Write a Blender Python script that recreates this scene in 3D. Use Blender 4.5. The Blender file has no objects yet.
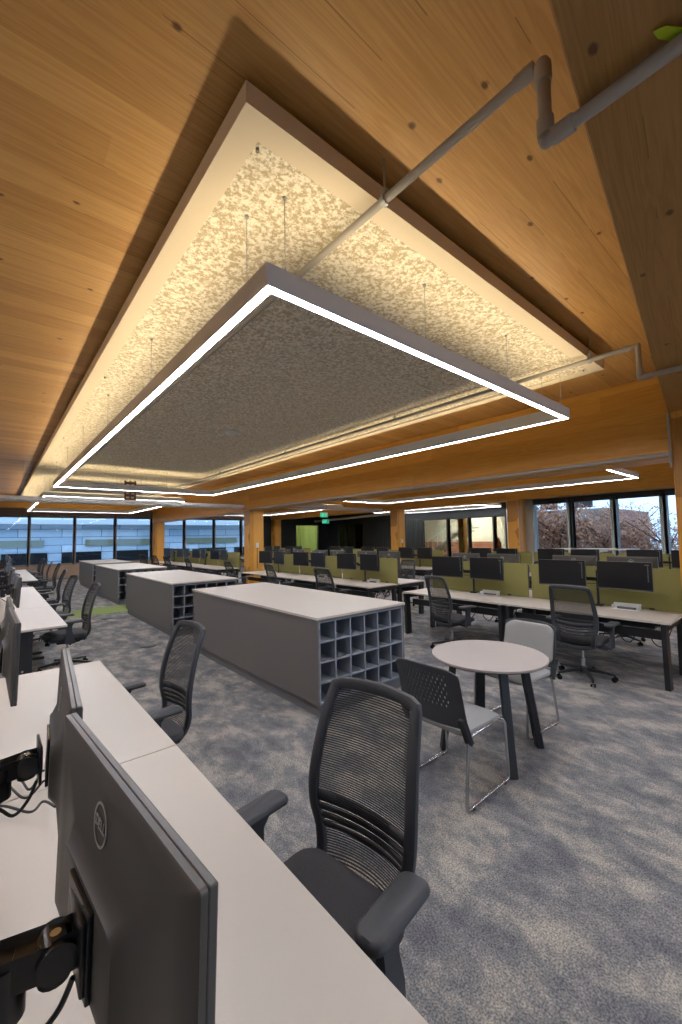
import bpy, bmesh, math, random
from mathutils import Vector, Matrix
random.seed(7)
PI = math.pi
C = bpy.context.scene.collection
scn = bpy.context.scene

# ------------------------------------------------------------------ materials
def new_mat(name):
    m = bpy.data.materials.new(name); m.use_nodes = True
    nt = m.node_tree; b = nt.nodes['Principled BSDF']
    return m, nt, b
def lin(c):
    return tuple(((x/255)/12.92 if x/255 <= .04045 else ((x/255+.055)/1.055)**2.4) for x in c) + (1,)
def plain(name, rgb, rough=.5, metal=0., spec=.5, bump=0., bscale=200., var=0.):
    m, nt, b = new_mat(name); N = nt.nodes.new; L = nt.links.new
    b.inputs['Base Color'].default_value = lin(rgb); b.inputs['Roughness'].default_value = rough
    b.inputs['Metallic'].default_value = metal; b.inputs['Specular IOR Level'].default_value = spec
    tc = N('ShaderNodeTexCoord'); nz = N('ShaderNodeTexNoise'); nz.inputs['Scale'].default_value = bscale
    nz.inputs['Detail'].default_value = 3
    L(tc.outputs['Object'], nz.inputs['Vector'])
    if bump:
        bp = N('ShaderNodeBump'); bp.inputs['Strength'].default_value = bump; bp.inputs['Distance'].default_value = .004
        L(nz.outputs['Fac'], bp.inputs['Height']); L(bp.outputs['Normal'], b.inputs['Normal'])
    mx = N('ShaderNodeMix'); mx.data_type = 'RGBA'
    c = lin(rgb); v = var or .04
    mx.inputs[6].default_value = tuple(x*(1-v) for x in c[:3])+(1,); mx.inputs[7].default_value = tuple(min(1, x*(1+v)) for x in c[:3])+(1,)
    L(nz.outputs['Fac'], mx.inputs[0]); L(mx.outputs[2], b.inputs['Base Color'])
    return m
def emit(name, rgb, s):
    m = bpy.data.materials.new(name); m.use_nodes = True; nt = m.node_tree; nt.nodes.clear()
    e = nt.nodes.new('ShaderNodeEmission'); o = nt.nodes.new('ShaderNodeOutputMaterial')
    e.inputs[0].default_value = lin(rgb); e.inputs[1].default_value = s
    nt.links.new(e.outputs[0], o.inputs[0]); return m
def mnode(nt, op, a, b=None, c=None):
    n = nt.nodes.new('ShaderNodeMath'); n.operation = op
    for i, v in enumerate((a, b, c)):
        if v is None: continue
        if isinstance(v, (int, float)): n.inputs[i].default_value = v
        else: nt.links.new(v, n.inputs[i])
    return n.outputs[0]
def wood(name, ca, cb, lam_axis, lam_w, grain_axis, knots=True, dark=.45, rough=.42, seam=.012, contrast=1., seglen=14.):
    """boards of width lam_w across lam_axis, grain running along grain_axis (object coordinates)"""
    m, nt, b = new_mat(name); N = nt.nodes.new; L = nt.links.new
    tc = N('ShaderNodeTexCoord'); sp = N('ShaderNodeSeparateXYZ'); L(tc.outputs['Object'], sp.inputs[0])
    lam = sp.outputs['XYZ'.index(lam_axis)]; gr = sp.outputs['XYZ'.index(grain_axis)]
    oth = sp.outputs[[i for i in range(3) if 'XYZ'[i] not in (lam_axis, grain_axis)][0]]
    q = mnode(nt, 'DIVIDE', lam, lam_w); idx = mnode(nt, 'FLOOR', q); fr = mnode(nt, 'FRACT', q)
    wn = N('ShaderNodeTexWhiteNoise'); wn.noise_dimensions = '1D'; L(idx, wn.inputs['W'])
    rnd = wn.outputs['Value']
    # lengthwise joints give each board a few tones
    seg = mnode(nt, 'FLOOR', mnode(nt, 'DIVIDE', mnode(nt, 'ADD', gr, mnode(nt, 'MULTIPLY', rnd, 40.)), seglen))
    wn2 = N('ShaderNodeTexWhiteNoise'); wn2.noise_dimensions = '2D'
    cv = N('ShaderNodeCombineXYZ'); L(idx, cv.inputs[0]); L(seg, cv.inputs[1]); L(cv.outputs[0], wn2.inputs['Vector'])
    # grain
    g = N('ShaderNodeCombineXYZ')
    L(mnode(nt, 'ADD', mnode(nt, 'MULTIPLY', gr, .55), mnode(nt, 'MULTIPLY', rnd, 37.)), g.inputs[0])
    L(mnode(nt, 'MULTIPLY', lam, 13.), g.inputs[1]); L(mnode(nt, 'MULTIPLY', oth, 13.), g.inputs[2])
    n1 = N('ShaderNodeTexNoise'); n1.inputs['Scale'].default_value = 1.; n1.inputs['Detail'].default_value = 4; n1.inputs['Distortion'].default_value = .7
    L(g.outputs[0], n1.inputs['Vector'])
    ring = mnode(nt, 'SINE', mnode(nt, 'MULTIPLY', n1.outputs['Fac'], 55.))
    n2 = N('ShaderNodeTexNoise'); n2.inputs['Scale'].default_value = 6.; n2.inputs['Detail'].default_value = 5
    L(g.outputs[0], n2.inputs['Vector'])
    t = mnode(nt, 'ADD', mnode(nt, 'MULTIPLY', ring, .11*contrast), mnode(nt, 'MULTIPLY', n2.outputs['Fac'], .55*contrast))
    t = mnode(nt, 'ADD', t, mnode(nt, 'MULTIPLY', wn2.outputs['Value'], .5))
    mx = N('ShaderNodeMix'); mx.data_type = 'RGBA'; mx.inputs[6].default_value = lin(ca); mx.inputs[7].default_value = lin(cb)
    L(t, mx.inputs[0])
    # seams
    sm = mnode(nt, 'LESS_THAN', mnode(nt, 'MINIMUM', fr, mnode(nt, 'SUBTRACT', 1., fr)), seam)
    n3 = N('ShaderNodeTexNoise'); n3.inputs['Scale'].default_value = 1.3; L(tc.outputs['Object'], n3.inputs['Vector'])
    sm = mnode(nt, 'MULTIPLY', sm, mnode(nt, 'GREATER_THAN', n3.outputs['Fac'], .48))
    out = mx.outputs[2]
    def darken(fac, amt, src):
        k = N('ShaderNodeMix'); k.data_type = 'RGBA'; k.blend_type = 'MIX'
        L(mnode(nt, 'MULTIPLY', fac, amt), k.inputs[0]); L(src, k.inputs[6]); k.inputs[7].default_value = lin((70, 38, 16))
        return k.outputs[2]
    out = darken(sm, dark, out)
    if knots:
        kv = N('ShaderNodeCombineXYZ'); L(gr, kv.inputs[0]); L(mnode(nt, 'MULTIPLY', lam, 1.5), kv.inputs[1])
        vo = N('ShaderNodeTexVoronoi'); vo.voronoi_dimensions = '2D'; vo.inputs['Scale'].default_value = 1.9; L(kv.outputs[0], vo.inputs['Vector'])
        wk = mnode(nt, 'ADD', vo.outputs['Distance'], mnode(nt, 'MULTIPLY', n2.outputs['Fac'], .055))
        sepc = N('ShaderNodeSeparateColor'); L(vo.outputs['Color'], sepc.inputs[0])
        pick = mnode(nt, 'GREATER_THAN', sepc.outputs[0], .45)
        mr = N('ShaderNodeMapRange'); mr.inputs[1].default_value = .052; mr.inputs[2].default_value = .078; mr.inputs[3].default_value = 1.; mr.inputs[4].default_value = 0.
        L(wk, mr.inputs[0])
        out = darken(mnode(nt, 'MULTIPLY', mr.outputs[0], pick), .8, out)
    L(out, b.inputs['Base Color']); b.inputs['Roughness'].default_value = rough
    b.inputs['Specular IOR Level'].default_value = .35
    return m

M = {}
M['ceil'] = wood('pine ceiling boards', (172, 124, 62), (218, 172, 106), 'Y', .21, 'X')
M['beam'] = wood('glulam beam', (176, 120, 38), (224, 168, 76), 'Z', .21, 'X', knots=False, seam=.004, seglen=6.)
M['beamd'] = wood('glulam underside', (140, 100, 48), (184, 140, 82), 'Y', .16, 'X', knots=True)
M['col'] = wood('glulam column', (188, 128, 46), (230, 172, 82), 'X', .13, 'Z', knots=False, seam=.01)
M['laminate'] = plain('warm white laminate', (192, 185, 174), .45, var=.015)
M['lamgrey'] = plain('grey laminate edge', (96, 94, 92), .5)
M['cab'] = plain('warm shaded grey board', (100, 97, 94), .5, var=.03)  # grey board with the long sides' warmer, dimmer light put into its colour
M['cabl'] = plain('cool lit grey board', (132, 138, 148), .5, var=.02)  # same grey board, the end's cooler, brighter light put into its colour
M['plinth'] = plain('grey plinth', (100, 100, 102), .6)
M['black'] = plain('black powder coat', (30, 31, 33), .45)
M['blackpl'] = plain('charcoal moulded plastic', (50, 53, 58), .5, bump=.15, bscale=600)
M['bodypl'] = plain('monitor back plastic', (72, 69, 63), .42, bump=.06, bscale=900)
M['edgepl'] = plain('monitor edge plastic', (74, 72, 70), .4)
M['gloss'] = plain('glossy black plastic', (16, 16, 17), .18)
M['armpl'] = plain('satin black arm plastic', (30, 28, 27), .3)
M['screen'] = plain('dark screen glass', (20, 20, 22), .28)
M['chrome'] = plain('brushed steel', (200, 202, 204), .25, metal=1.)
M['alu'] = plain('satin aluminium', (165, 168, 170), .4, metal=.7)
M['lumi'] = plain('luminaire housing', (218, 216, 212), .45)
M['seatf'] = plain('charcoal seat fabric', (62, 62, 64), .95, bump=.6, bscale=260, var=.3)
M['greyf'] = plain('pale grey upholstery', (150, 150, 148), .95, bump=.5, bscale=300, var=.15)
M['green'] = plain('olive felt screen', (140, 135, 80), .95, bump=.4, bscale=200, var=.1)
M['pipe'] = plain('painted grey pipe', (166, 160, 150), .5)
M['frameg'] = plain('bronze window frame', (118, 110, 100), .5)
M['mull'] = plain('grey green mullion', (172, 184, 180), .5)
M['frameb'] = plain('black door frame', (26, 30, 30), .45)
M['wallp'] = plain('light painted wall', (196, 190, 180), .8)
M['wallt'] = plain('tan wall panel', (150, 126, 104), .7)
M['dark'] = plain('dark acoustic cladding', (44, 47, 44), .8)
M['white'] = plain('white plastic', (225, 225, 222), .4)
M['limew'] = plain('green painted wall', (168, 178, 108), .8)
M['limet'] = plain('lime tag plastic', (176, 200, 40), .5)
M['bluew'] = plain('pale blue painted wall', (176, 204, 226), .7)
M['glowdim'] = emit('dim room fill glow', (255, 250, 235), 26.)
M['red'] = plain('red cloth', (170, 50, 44), .8)
M['brown'] = plain('brown painted steel', (112, 72, 56), .6)
M['logo'] = plain('pale logo print', (176, 172, 160), .4)
M['print'] = plain('grey printed label', (120, 124, 130), .5)
M['greencarp'] = plain('green carpet tile', (112, 128, 66), .95, bump=.6, bscale=300, var=.25)
M['diff'] = emit('luminaire diffuser', (240, 243, 255), 60.0)
M['exit'] = emit('exit sign face', (40, 200, 150), 1.0)
M['glow'] = emit('room fill glow', (255, 246, 225), 110.)

def felt():
    m, nt, b = new_mat('pressed felt ceiling panel'); N = nt.nodes.new; L = nt.links.new
    tc = N('ShaderNodeTexCoord')
    a = N('ShaderNodeTexNoise'); a.inputs['Scale'].default_value = 34; a.inputs['Detail'].default_value = 6; a.inputs['Roughness'].default_value = .72
    L(tc.outputs['Object'], a.inputs['Vector'])
    r = N('ShaderNodeValToRGB'); r.color_ramp.elements[0].position = .44; r.color_ramp.elements[1].position = .56
    r.color_ramp.elements[0].color = lin((184, 168, 136)); r.color_ramp.elements[1].color = lin((238, 232, 216))
    L(a.outputs['Fac'], r.inputs[0]); L(r.outputs[0], b.inputs['Base Color'])
    bp = N('ShaderNodeBump'); bp.inputs['Strength'].default_value = .3; bp.inputs['Distance'].default_value = .01
    L(a.outputs['Fac'], bp.inputs['Height']); L(bp.outputs['Normal'], b.inputs['Normal'])
    b.inputs['Roughness'].default_value = .95; return m
M['felt'] = felt()
M['border'] = plain('cream panel border', (222, 208, 184), .8)

def carpet():
    m, nt, b = new_mat('mottled grey carpet tile'); N = nt.nodes.new; L = nt.links.new
    tc = N('ShaderNodeTexCoord')
    mp = N('ShaderNodeMapping'); mp.inputs['Scale'].default_value = (1.35, .85, 1); mp.inputs['Rotation'].default_value = (0, 0, -.25)
    L(tc.outputs['Object'], mp.inputs[0])
    a = N('ShaderNodeTexNoise'); a.inputs['Scale'].default_value = 3.2; a.inputs['Detail'].default_value = 9; a.inputs['Roughness'].default_value = .72; a.inputs['Distortion'].default_value = .25
    L(mp.outputs[0], a.inputs['Vector'])
    r = N('ShaderNodeValToRGB'); e = r.color_ramp.elements
    e[0].position = .39; e[0].color = lin((102, 104, 109)); e[1].position = .61; e[1].color = lin((162, 157, 148))
    x = e.new(.5); x.color = lin((127, 127, 127))
    L(a.outputs['Fac'], r.inputs[0])
    f = N('ShaderNodeTexNoise'); f.inputs['Scale'].default_value = 120; f.inputs['Detail'].default_value = 3; L(tc.outputs['Object'], f.inputs['Vector'])
    k = N('ShaderNodeMix'); k.data_type = 'RGBA'; k.blend_type = 'MULTIPLY'; k.inputs[0].default_value = 1.
    r2 = N('ShaderNodeValToRGB'); r2.color_ramp.elements[0].position = .36; r2.color_ramp.elements[1].position = .66
    r2.color_ramp.elements[0].color = (.55, .55, .56, 1); r2.color_ramp.elements[1].color = (1.35, 1.35, 1.35, 1)
    L(f.outputs['Fac'], r2.inputs[0]); L(r.outputs[0], k.inputs[6]); L(r2.outputs[0], k.inputs[7])
    L(k.outputs[2], b.inputs['Base Color'])
    bp = N('ShaderNodeBump'); bp.inputs['Strength'].default_value = .5; bp.inputs['Distance'].default_value = .006
    L(f.outputs['Fac'], bp.inputs['Height']); L(bp.outputs['Normal'], b.inputs['Normal'])
    b.inputs['Roughness'].default_value = .97; b.inputs['Specular IOR Level'].default_value = .1; return m
M['carpet'] = carpet()

def meshfab():
    """woven chair mesh: dark horizontal threads with real gaps between them"""
    m, nt, b = new_mat('black woven chair mesh'); N = nt.nodes.new; L = nt.links.new
    tc = N('ShaderNodeTexCoord'); sp = N('ShaderNodeSeparateXYZ'); L(tc.outputs['Object'], sp.inputs[0])
    fr = mnode(nt, 'FRACT', mnode(nt, 'DIVIDE', sp.outputs[2], .0085))
    fx = mnode(nt, 'FRACT', mnode(nt, 'DIVIDE', sp.outputs[0], .006))
    hole = mnode(nt, 'MULTIPLY', mnode(nt, 'LESS_THAN', fr, .42), mnode(nt, 'GREATER_THAN', fx, .18))
    b.inputs['Base Color'].default_value = lin((40, 41, 43)); b.inputs['Roughness'].default_value = .7
    L(mnode(nt, 'SUBTRACT', 1., hole), b.inputs['Alpha']); return m
M['mesh'] = meshfab()
def glass(name, tint=(235, 242, 245), refl=.10):
    m = bpy.data.materials.new(name); m.use_nodes = True; nt = m.node_tree; nt.nodes.clear(); N = nt.nodes.new
    t = N('ShaderNodeBsdfTransparent'); t.inputs[0].default_value = lin(tint)
    g = N('ShaderNodeBsdfGlossy'); g.inputs['Roughness'].default_value = .03
    fz = N('ShaderNodeFresnel'); fz.inputs[0].default_value = 1.5
    x = N('ShaderNodeMixShader'); o = N('ShaderNodeOutputMaterial')
    nt.links.new(fz.outputs[0], x.inputs[0]); nt.links.new(t.outputs[0], x.inputs[1]); nt.links.new(g.outputs[0], x.inputs[2]); nt.links.new(x.outputs[0], o.inputs[0])
    return m
M['glass'] = glass('clear window glass', (214, 228, 238)); M['glassd'] = glass('partition glass', (205, 212, 210))
def facade():
    m, nt, b = new_mat('pale blue facade panels'); N = nt.nodes.new; L = nt.links.new
    tc = N('ShaderNodeTexCoord'); br = N('ShaderNodeTexBrick')
    mp = N('ShaderNodeMapping'); mp.inputs['Rotation'].default_value = (PI/2, 0, 0); L(tc.outputs['Object'], mp.inputs[0]); L(mp.outputs[0], br.inputs['Vector'])
    br.inputs['Scale'].default_value = 1.; br.inputs['Brick Width'].default_value = 2.4; br.inputs['Row Height'].default_value = .55
    br.inputs['Mortar Size'].default_value = .02
    br.inputs['Color1'].default_value = lin((232, 240, 246)); br.inputs['Color2'].default_value = lin((176, 196, 210)); br.inputs['Mortar'].default_value = lin((90, 104, 112))
    L(br.outputs[0], b.inputs['Base Color']); b.inputs['Roughness'].default_value = .5; return m
M['facade'] = facade()
def brick():
    m, nt, b = new_mat('red brick'); N = nt.nodes.new; L = nt.links.new
    tc = N('ShaderNodeTexCoord'); br = N('ShaderNodeTexBrick'); mp = N('ShaderNodeMapping')
    mp.inputs['Rotation'].default_value = (PI/2, 0, PI/2); L(tc.outputs['Object'], mp.inputs[0]); L(mp.outputs[0], br.inputs['Vector'])
    br.inputs['Scale'].default_value = 4.; br.inputs['Color1'].default_value = lin((150, 92, 74)); br.inputs['Color2'].default_value = lin((128, 76, 62)); br.inputs['Mortar'].default_value = lin((150, 140, 130))
    L(br.outputs[0], b.inputs['Base Color']); b.inputs['Roughness'].default_value = .9; return m
M['brick'] = brick()
M['leaf'] = plain('russet autumn leaves', (182, 128, 92), .8, bscale=3, var=.4)
M['bark'] = plain('grey brown bark', (92, 78, 68), .9)
M['ground'] = plain('pale paving', (190, 198, 204), .9)
M['olive'] = plain('olive reflection strip', (140, 138, 110), .7)  # tone of mirrored interior lights, painted as solid strips

# ------------------------------------------------------------------ mesh helpers
class B:
    def __init__(s): s.bm = bmesh.new()
    def box(s, x0, x1, y0, y1, z0, z1, bev=0., seg=2, mat=None):
        r = bmesh.ops.create_cube(s.bm, size=1)
        for v in r['verts']:
            v.co = Vector(((x0+x1)/2+v.co.x*(x1-x0), (y0+y1)/2+v.co.y*(y1-y0), (z0+z1)/2+v.co.z*(z1-z0)))
        if bev:
            es = list({e for v in r['verts'] for e in v.link_edges})
            q = bmesh.ops.bevel(s.bm, geom=es, offset=bev, segments=seg, profile=.5, affect='EDGES')
        return s
    def obox(s, c, size, rot, bev=0.):
        r = bmesh.ops.create_cube(s.bm, size=1)
        if bev:
            pass
        R = rot.to_matrix() if hasattr(rot, 'to_matrix') else rot
        for v in r['verts']:
            v.co = Vector(c) + R @ Vector((v.co.x*size[0], v.co.y*size[1], v.co.z*size[2]))
        if bev:
            es = list({e for v in r['verts'] for e in v.link_edges})
            bmesh.ops.bevel(s.bm, geom=es, offset=bev, segments=2, profile=.5, affect='EDGES')
        return s
    def bar(s, p, q, w, h=None, bev=0., up=(0, 0, 1)):
        p = Vector(p); q = Vector(q); h = h or w; d = q-p; z = d.normalized(); u = Vector(up)
        if abs(z.dot(u)) > .95: u = Vector((0, 1, 0))
        x = u.cross(z).normalized(); y = z.cross(x)
        return s.obox((p+q)/2, (w, h, d.length), Matrix((x, y, z)).transposed(), bev)
    def cyl(s, p, q, r, r2=None, n=16):
        p = Vector(p); q = Vector(q); d = q-p
        m = Matrix.Translation((p+q)/2) @ d.to_track_quat('Z', 'Y').to_matrix().to_4x4()
        bmesh.ops.create_cone(s.bm, cap_ends=True, segments=n, radius1=r, radius2=r if r2 is None else r2, depth=d.length, matrix=m)
        return s
    def sweep(s, pts, sec, closed=False, ups=None):
        """sweep a cross-section (list of (a,b)) along pts"""
        pts = [Vector(p) for p in pts]; n = len(pts); rings = []; prev = None
        for i, p in enumerate(pts):
            if closed: t = pts[(i+1) % n]-pts[i-1]
            else: t = pts[min(i+1, n-1)]-pts[max(i-1, 0)]
            t.normalize()
            if ups: x = Vector(ups[i] if isinstance(ups, list) else ups); x = (x-t*x.dot(t)).normalized()
            elif prev is None:
                x = Vector((0, 0, 1)) if abs(t.z) < .9 else Vector((1, 0, 0)); x = (x-t*x.dot(t)).normalized()
            else: x = (prev-t*prev.dot(t)).normalized()
            prev = x; y = t.cross(x)
            sc = sec(i/(n-1)) if callable(sec) else sec
            rings.append([s.bm.verts.new(p+x*a+y*b) for a, b in sc])
        k = len(rings[0])
        for i in range(n if closed else n-1):
            A = rings[i]; D = rings[(i+1) % n]
            for j in range(k): s.bm.faces.new((A[j], A[(j+1) % k], D[(j+1) % k], D[j]))
        if not closed:
            s.bm.faces.new(rings[0][::-1]); s.bm.faces.new(rings[-1])
        return s
    def tube(s, pts, r, n=10, closed=False):
        return s.sweep(pts, [(r*math.cos(2*PI*i/n), r*math.sin(2*PI*i/n)) for i in range(n)], closed)
    def lathe(s, prof, c=(0, 0, 0), n=32):
        c = Vector(c); rings = []
        for r, z in prof: rings.append([s.bm.verts.new(c+Vector((r*math.cos(2*PI*i/n), r*math.sin(2*PI*i/n), z))) for i in range(n)])
        for a, d in zip(rings, rings[1:]):
            for j in range(n): s.bm.faces.new((a[j], a[(j+1) % n], d[(j+1) % n], d[j]))
        s.bm.faces.new(rings[0][::-1]); s.bm.faces.new(rings[-1]); return s
    def loft(s, rings, caps=True):
        R = [[s.bm.verts.new(Vector(p)) for p in r] for r in rings]; k = len(R[0])
        for a, d in zip(R, R[1:]):
            for j in range(k): s.bm.faces.new((a[j], a[(j+1) % k], d[(j+1) % k], d[j]))
        if caps: s.bm.faces.new(R[0][::-1]); s.bm.faces.new(R[-1])
        return s
    def grid(s, f, nu, nv):
        V = [[s.bm.verts.new(Vector(f(i/nu, j/nv))) for j in range(nv+1)] for i in range(nu+1)]
        for i in range(nu):
            for j in range(nv): s.bm.faces.new((V[i][j], V[i+1][j], V[i+1][j+1], V[i][j+1]))
        return s
    def quad(s, *p): s.bm.faces.new([s.bm.verts.new(Vector(q)) for q in p]); return s
    def make(s, name, mat, parent=None, smooth=False, loc=None, rot=None, norm=True):
        if norm: bmesh.ops.recalc_face_normals(s.bm, faces=s.bm.faces[:])
        me = bpy.data.meshes.new(name); s.bm.to_mesh(me); s.bm.free()
        me.materials.append(M[mat] if isinstance(mat, str) else mat)
        if smooth:
            for p in me.polygons: p.use_smooth = True
            try: me.set_sharp_from_angle(angle=math.radians(38))
            except Exception: pass
        o = bpy.data.objects.new(name, me); C.objects.link(o)
        if parent: o.parent = parent
        if loc: o.location = loc
        if rot: o.rotation_euler = rot
        return o
def rrect(cx, cz, hx, hz, r, n=5):
    out = []
    for sx, sz, a0 in ((1, 1, 0), (-1, 1, PI/2), (-1, -1, PI), (1, -1, 3*PI/2)):
        for i in range(n+1):
            a = a0+PI/2*i/n; out.append((cx+sx*(hx-r)+r*math.cos(a), cz+sz*(hz-r)+r*math.sin(a)))
    return out
def spline(P, m=8, closed=False):
    P = [Vector(p) for p in P]; n = len(P); out = []
    rng = range(n) if closed else range(n-1)
    for i in rng:
        if closed: a, b, c, d = P[i-1], P[i], P[(i+1) % n], P[(i+2) % n]
        else: a, b, c, d = P[max(i-1, 0)], P[i], P[i+1], P[min(i+2, n-1)]
        for k in range(m):
            t = k/m; out.append(.5*((2*b)+(-a+c)*t+(2*a-5*b+4*c-d)*t*t+(-a+3*b-3*c+d)*t**3))
    if not closed: out.append(P[-1])
    return out
def tag(o, label, cat, group=None, kind=None):
    o['label'] = label; o['category'] = cat
    if group: o['group'] = group
    if kind: o['kind'] = kind
    return o
def thing(name, label, cat, loc=(0, 0, 0), rz=0., group=None):
    o = bpy.data.objects.new(name, None); C.objects.link(o); o.location = loc; o.rotation_euler = (0, 0, rz)
    o.empty_display_size = .1
    return tag(o, label, cat, group)
def kids(o): return [c for c in list(bpy.data.objects) if c.parent == o]
def copy_tree(o, parent=None):
    c = o.copy(); C.objects.link(c); c.parent = parent
    for ch in CH.get(o.name, None) or kids(o): copy_tree(ch, c)
    return c
CH = {}
def repeat(o, locs):
    for l in locs:
        c = o.copy(); C.objects.link(c); c.parent = o.parent; c.location = l
def struct(o): o['kind'] = 'structure'; return o

CEIL = 3.672
# ------------------------------------------------------------------ shell
struct(B().box(-7, 18.2, -10, 22.8, -.1, 0).make('floor', 'carpet'))
struct(B().box(-7, 22.5, -10.2, 27, CEIL, CEIL+.2).make('ceiling', 'ceil'))
def wall_y(name, y, x0, x1, sill, head, mat, t=.2, top=CEIL):
    b = B(); b.box(x0, x1, y, y+t, 0, sill); b.box(x0, x1, y, y+t, head, top)
    return struct(b.make(name, mat))
YF = 22.6
wall_y('wall_far', YF, -7, 12.8, .66, 2.90, 'wallt')
nwin = [0]
def window(p0, p1, z0, z1, fr='frameg', w=.07, jamb=.09, glassm='glass', transoms=()):
    """one bay between two plan points"""
    nwin[0] += 1
    p0 = Vector((p0[0], p0[1], 0)); p1 = Vector((p1[0], p1[1], 0)); d = (p1-p0).normalized(); L = (p1-p0).length
    rz = math.atan2(d.y, d.x); b = B(); h = w/2
    b.box(-h, h, -jamb, jamb, z0, z1, .006); b.box(L-h, L, -jamb, jamb, z0, z1)
    b.box(h, L-h, -.05, .05, z0, z0+.07); b.box(h, L-h, -.05, .05, z1-.08, z1)
    for tz in transoms: b.box(h, L-h, -.03, .03, tz-.02, tz+.02)
    o = struct(b.make('window_%d' % nwin[0], fr, loc=p0, rot=(0, 0, rz)))
    B().box(h, L-h, -.006, .006, z0+.07, z1-.08).make('window_pane', glassm, o)
    return o
for i in range(-4, 6):
    window((2.89+1.7*(i-1), YF+.08), (2.89+1.7*i, YF+.08), .66, 2.90, w=.12)
window((11.39, YF+.08), (12.8, YF+.08), .66, 2.90, w=.12)
XR = 14.1
b = B(); b.box(XR, XR+.2, -10, 6.9, 0, .75); b.box(XR, XR+.2, -10, 6.9, 2.80, CEIL); b.box(XR, XR+.2, 6.35, 6.9, .75, 2.8)
struct(b.make('wall_right', 'wallp'))
ys = [6.35, 5.15, 3.93, 2.74, 1.6, .45, -.7, -1.85, -3.0, -4.2, -5.4, -6.6, -7.8, -9.0, -10.0]
for a, c in zip(ys, ys[1:]): window((XR+.08, c), (XR+.08, a), .75, 2.80, w=.16, jamb=.13, fr='mull')
struct(B().box(XR-.05, XR, -10, 6.3, 2.70, 2.90).make('trim_1', 'frameb'))
o = struct(B().box(0, 9.5, 0, .12, 0, CEIL).make('wall_return', 'wallp', loc=(XR+.1, 6.86, 0), rot=(0, 0, math.atan2(2.35, 3.9))))
HZ = 2.62
XP = 18.0
b = B(); b.box(12.8, XP, YF, YF+.2, HZ, CEIL); b.box(12.8, 15.3, YF, YF+.2, 0, HZ); b.box(17.3, XP, YF, YF+.2, 0, HZ)
struct(b.make('wall_dark', 'dark'))
b = B()
b.box(XP, XP+.15, 9.15, YF+.2, HZ, CEIL)
for y0, y1 in ((9.15, 9.3), (14.2, 18.9), (21.4, YF+.2)): b.box(XP, XP+.15, y0, y1, 0, HZ)
y = 14.25
while y < 18.8: b.box(XP-.03, XP, y, y+.10, 0, HZ); y += .18
struct(b.make('wall_partition', 'dark'))
for a, c in ((9.3, 9.93), (9.93, 11.28), (11.28, 12.52), (12.52, 14.2), (18.9, 19.75), (19.75, 20.6), (20.6, 21.4)):
    window((XP+.07, a), (XP+.07, c), 0, HZ, fr='frameb', w=.14, jamb=.08, glassm='glassd')
window((15.3, YF+.07), (17.3, YF+.07), 0, HZ, fr='frameb', w=.12, jamb=.08, glassm='glassd')
struct(B().box(XP+.2, 22.5, 9.0, 27, -.1, 0).make('floor_hall', 'ground'))
struct(B().box(12.8, XP+.2, YF+.2, 27, -.1, 0).make('floor_green_room', 'ground'))
b = B(); b.box(22.3, 22.5, 11.8, 27, 0, CEIL); b.box(XP+.15, 22.3, 17.4, 17.5, 0, CEIL)
struct(b.make('wall_hall', 'wallp'))
b = B(); b.box(14.6, 18.2, 26.2, 26.4, 0, CEIL); b.box(14.5, 14.6, YF+.2, 26.4, 0, CEIL); b.box(18.15, 18.25, YF+.2, 26.4, 0, CEIL)
struct(b.make('wall_green_room', 'limew'))
struct(B().box(21.0, 21.1, 17.5, 24.2, 0, CEIL).make('wall_blue_room', 'bluew'))
struct(B().box(22.15, 22.3, 11.9, 17.2, 0, 1.3).make('wall_hall_brick', 'brick'))
b = B(); b.box(-7, XR+.2, -10.2, -10, 0, .7); b.box(-7, XR+.2, -10.2, -10, 2.9, CEIL); b.box(-7, -5.5, -10.2, -10, .7, 2.9)
struct(b.make('wall_back', 'wallp'))
for i in range(7): window((-5.5+2.8*i, -10.1), (-5.5+2.8*(i+1), -10.1), .7, 2.9)
struct(B().box(-7.2, -7, -10.2, 22.8, 0, CEIL).make('wall_left', 'wallp'))
struct(B().box(-7, 12.8, YF-.025, YF, 0, .1).make('baseboard_far', 'frameg'))

# ------------------------------------------------------------------ columns and beams
def beam(name, p0, p1, w, z0, z1, mat='beam', matb=None):
    p0 = Vector((*p0, 0)); p1 = Vector((*p1, 0)); d = p1-p0
    # p0-p1 is one lower edge of the beam, the body lies to the right of the travel direction
    o = B().box(0, d.length, -w, 0, z0, z1, .006, 1).make(name, mat, loc=p0, rot=(0, 0, math.atan2(d.y, d.x)))
    return struct(o)
BA = 2.63
GX = 6.29
beam('timber_beam', (GX, 1.10), (GX, YF), .5, BA, CEIL)
beam('timber_beam', (GX, -9.95), (GX, .70), .5, BA, CEIL)
beam('timber_beam', (13.4, -9.95), (13.4, YF), .5, 2.87, CEIL)
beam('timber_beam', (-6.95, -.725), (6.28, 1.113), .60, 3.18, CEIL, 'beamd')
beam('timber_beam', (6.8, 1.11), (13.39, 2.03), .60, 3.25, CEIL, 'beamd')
beam('timber_beam', (-6.95, 22.1), (GX-.01, 22.1), .4, 3.19, CEIL)
beam('timber_beam', (6.8, 22.1), (13.39, 22.1), .4, 3.19, CEIL)
beam('timber_beam', (6.8, 12.1), (13.39, 12.1), .4, 3.22, CEIL)
for (x, y) in ((GX, .70), (GX, 11.9), (GX, 22.15), (13.4, 11.9), (13.4, 22.15), (13.4, .70), (13.4, 6.5)):
    top = CEIL if (x == GX and y == .70) else (BA if x == GX else 2.87)
    struct(B().box(0, .5, 0, .4, 0, top, .008, 1).make('timber_column', 'col', loc=(x, y, 0)))

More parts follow.
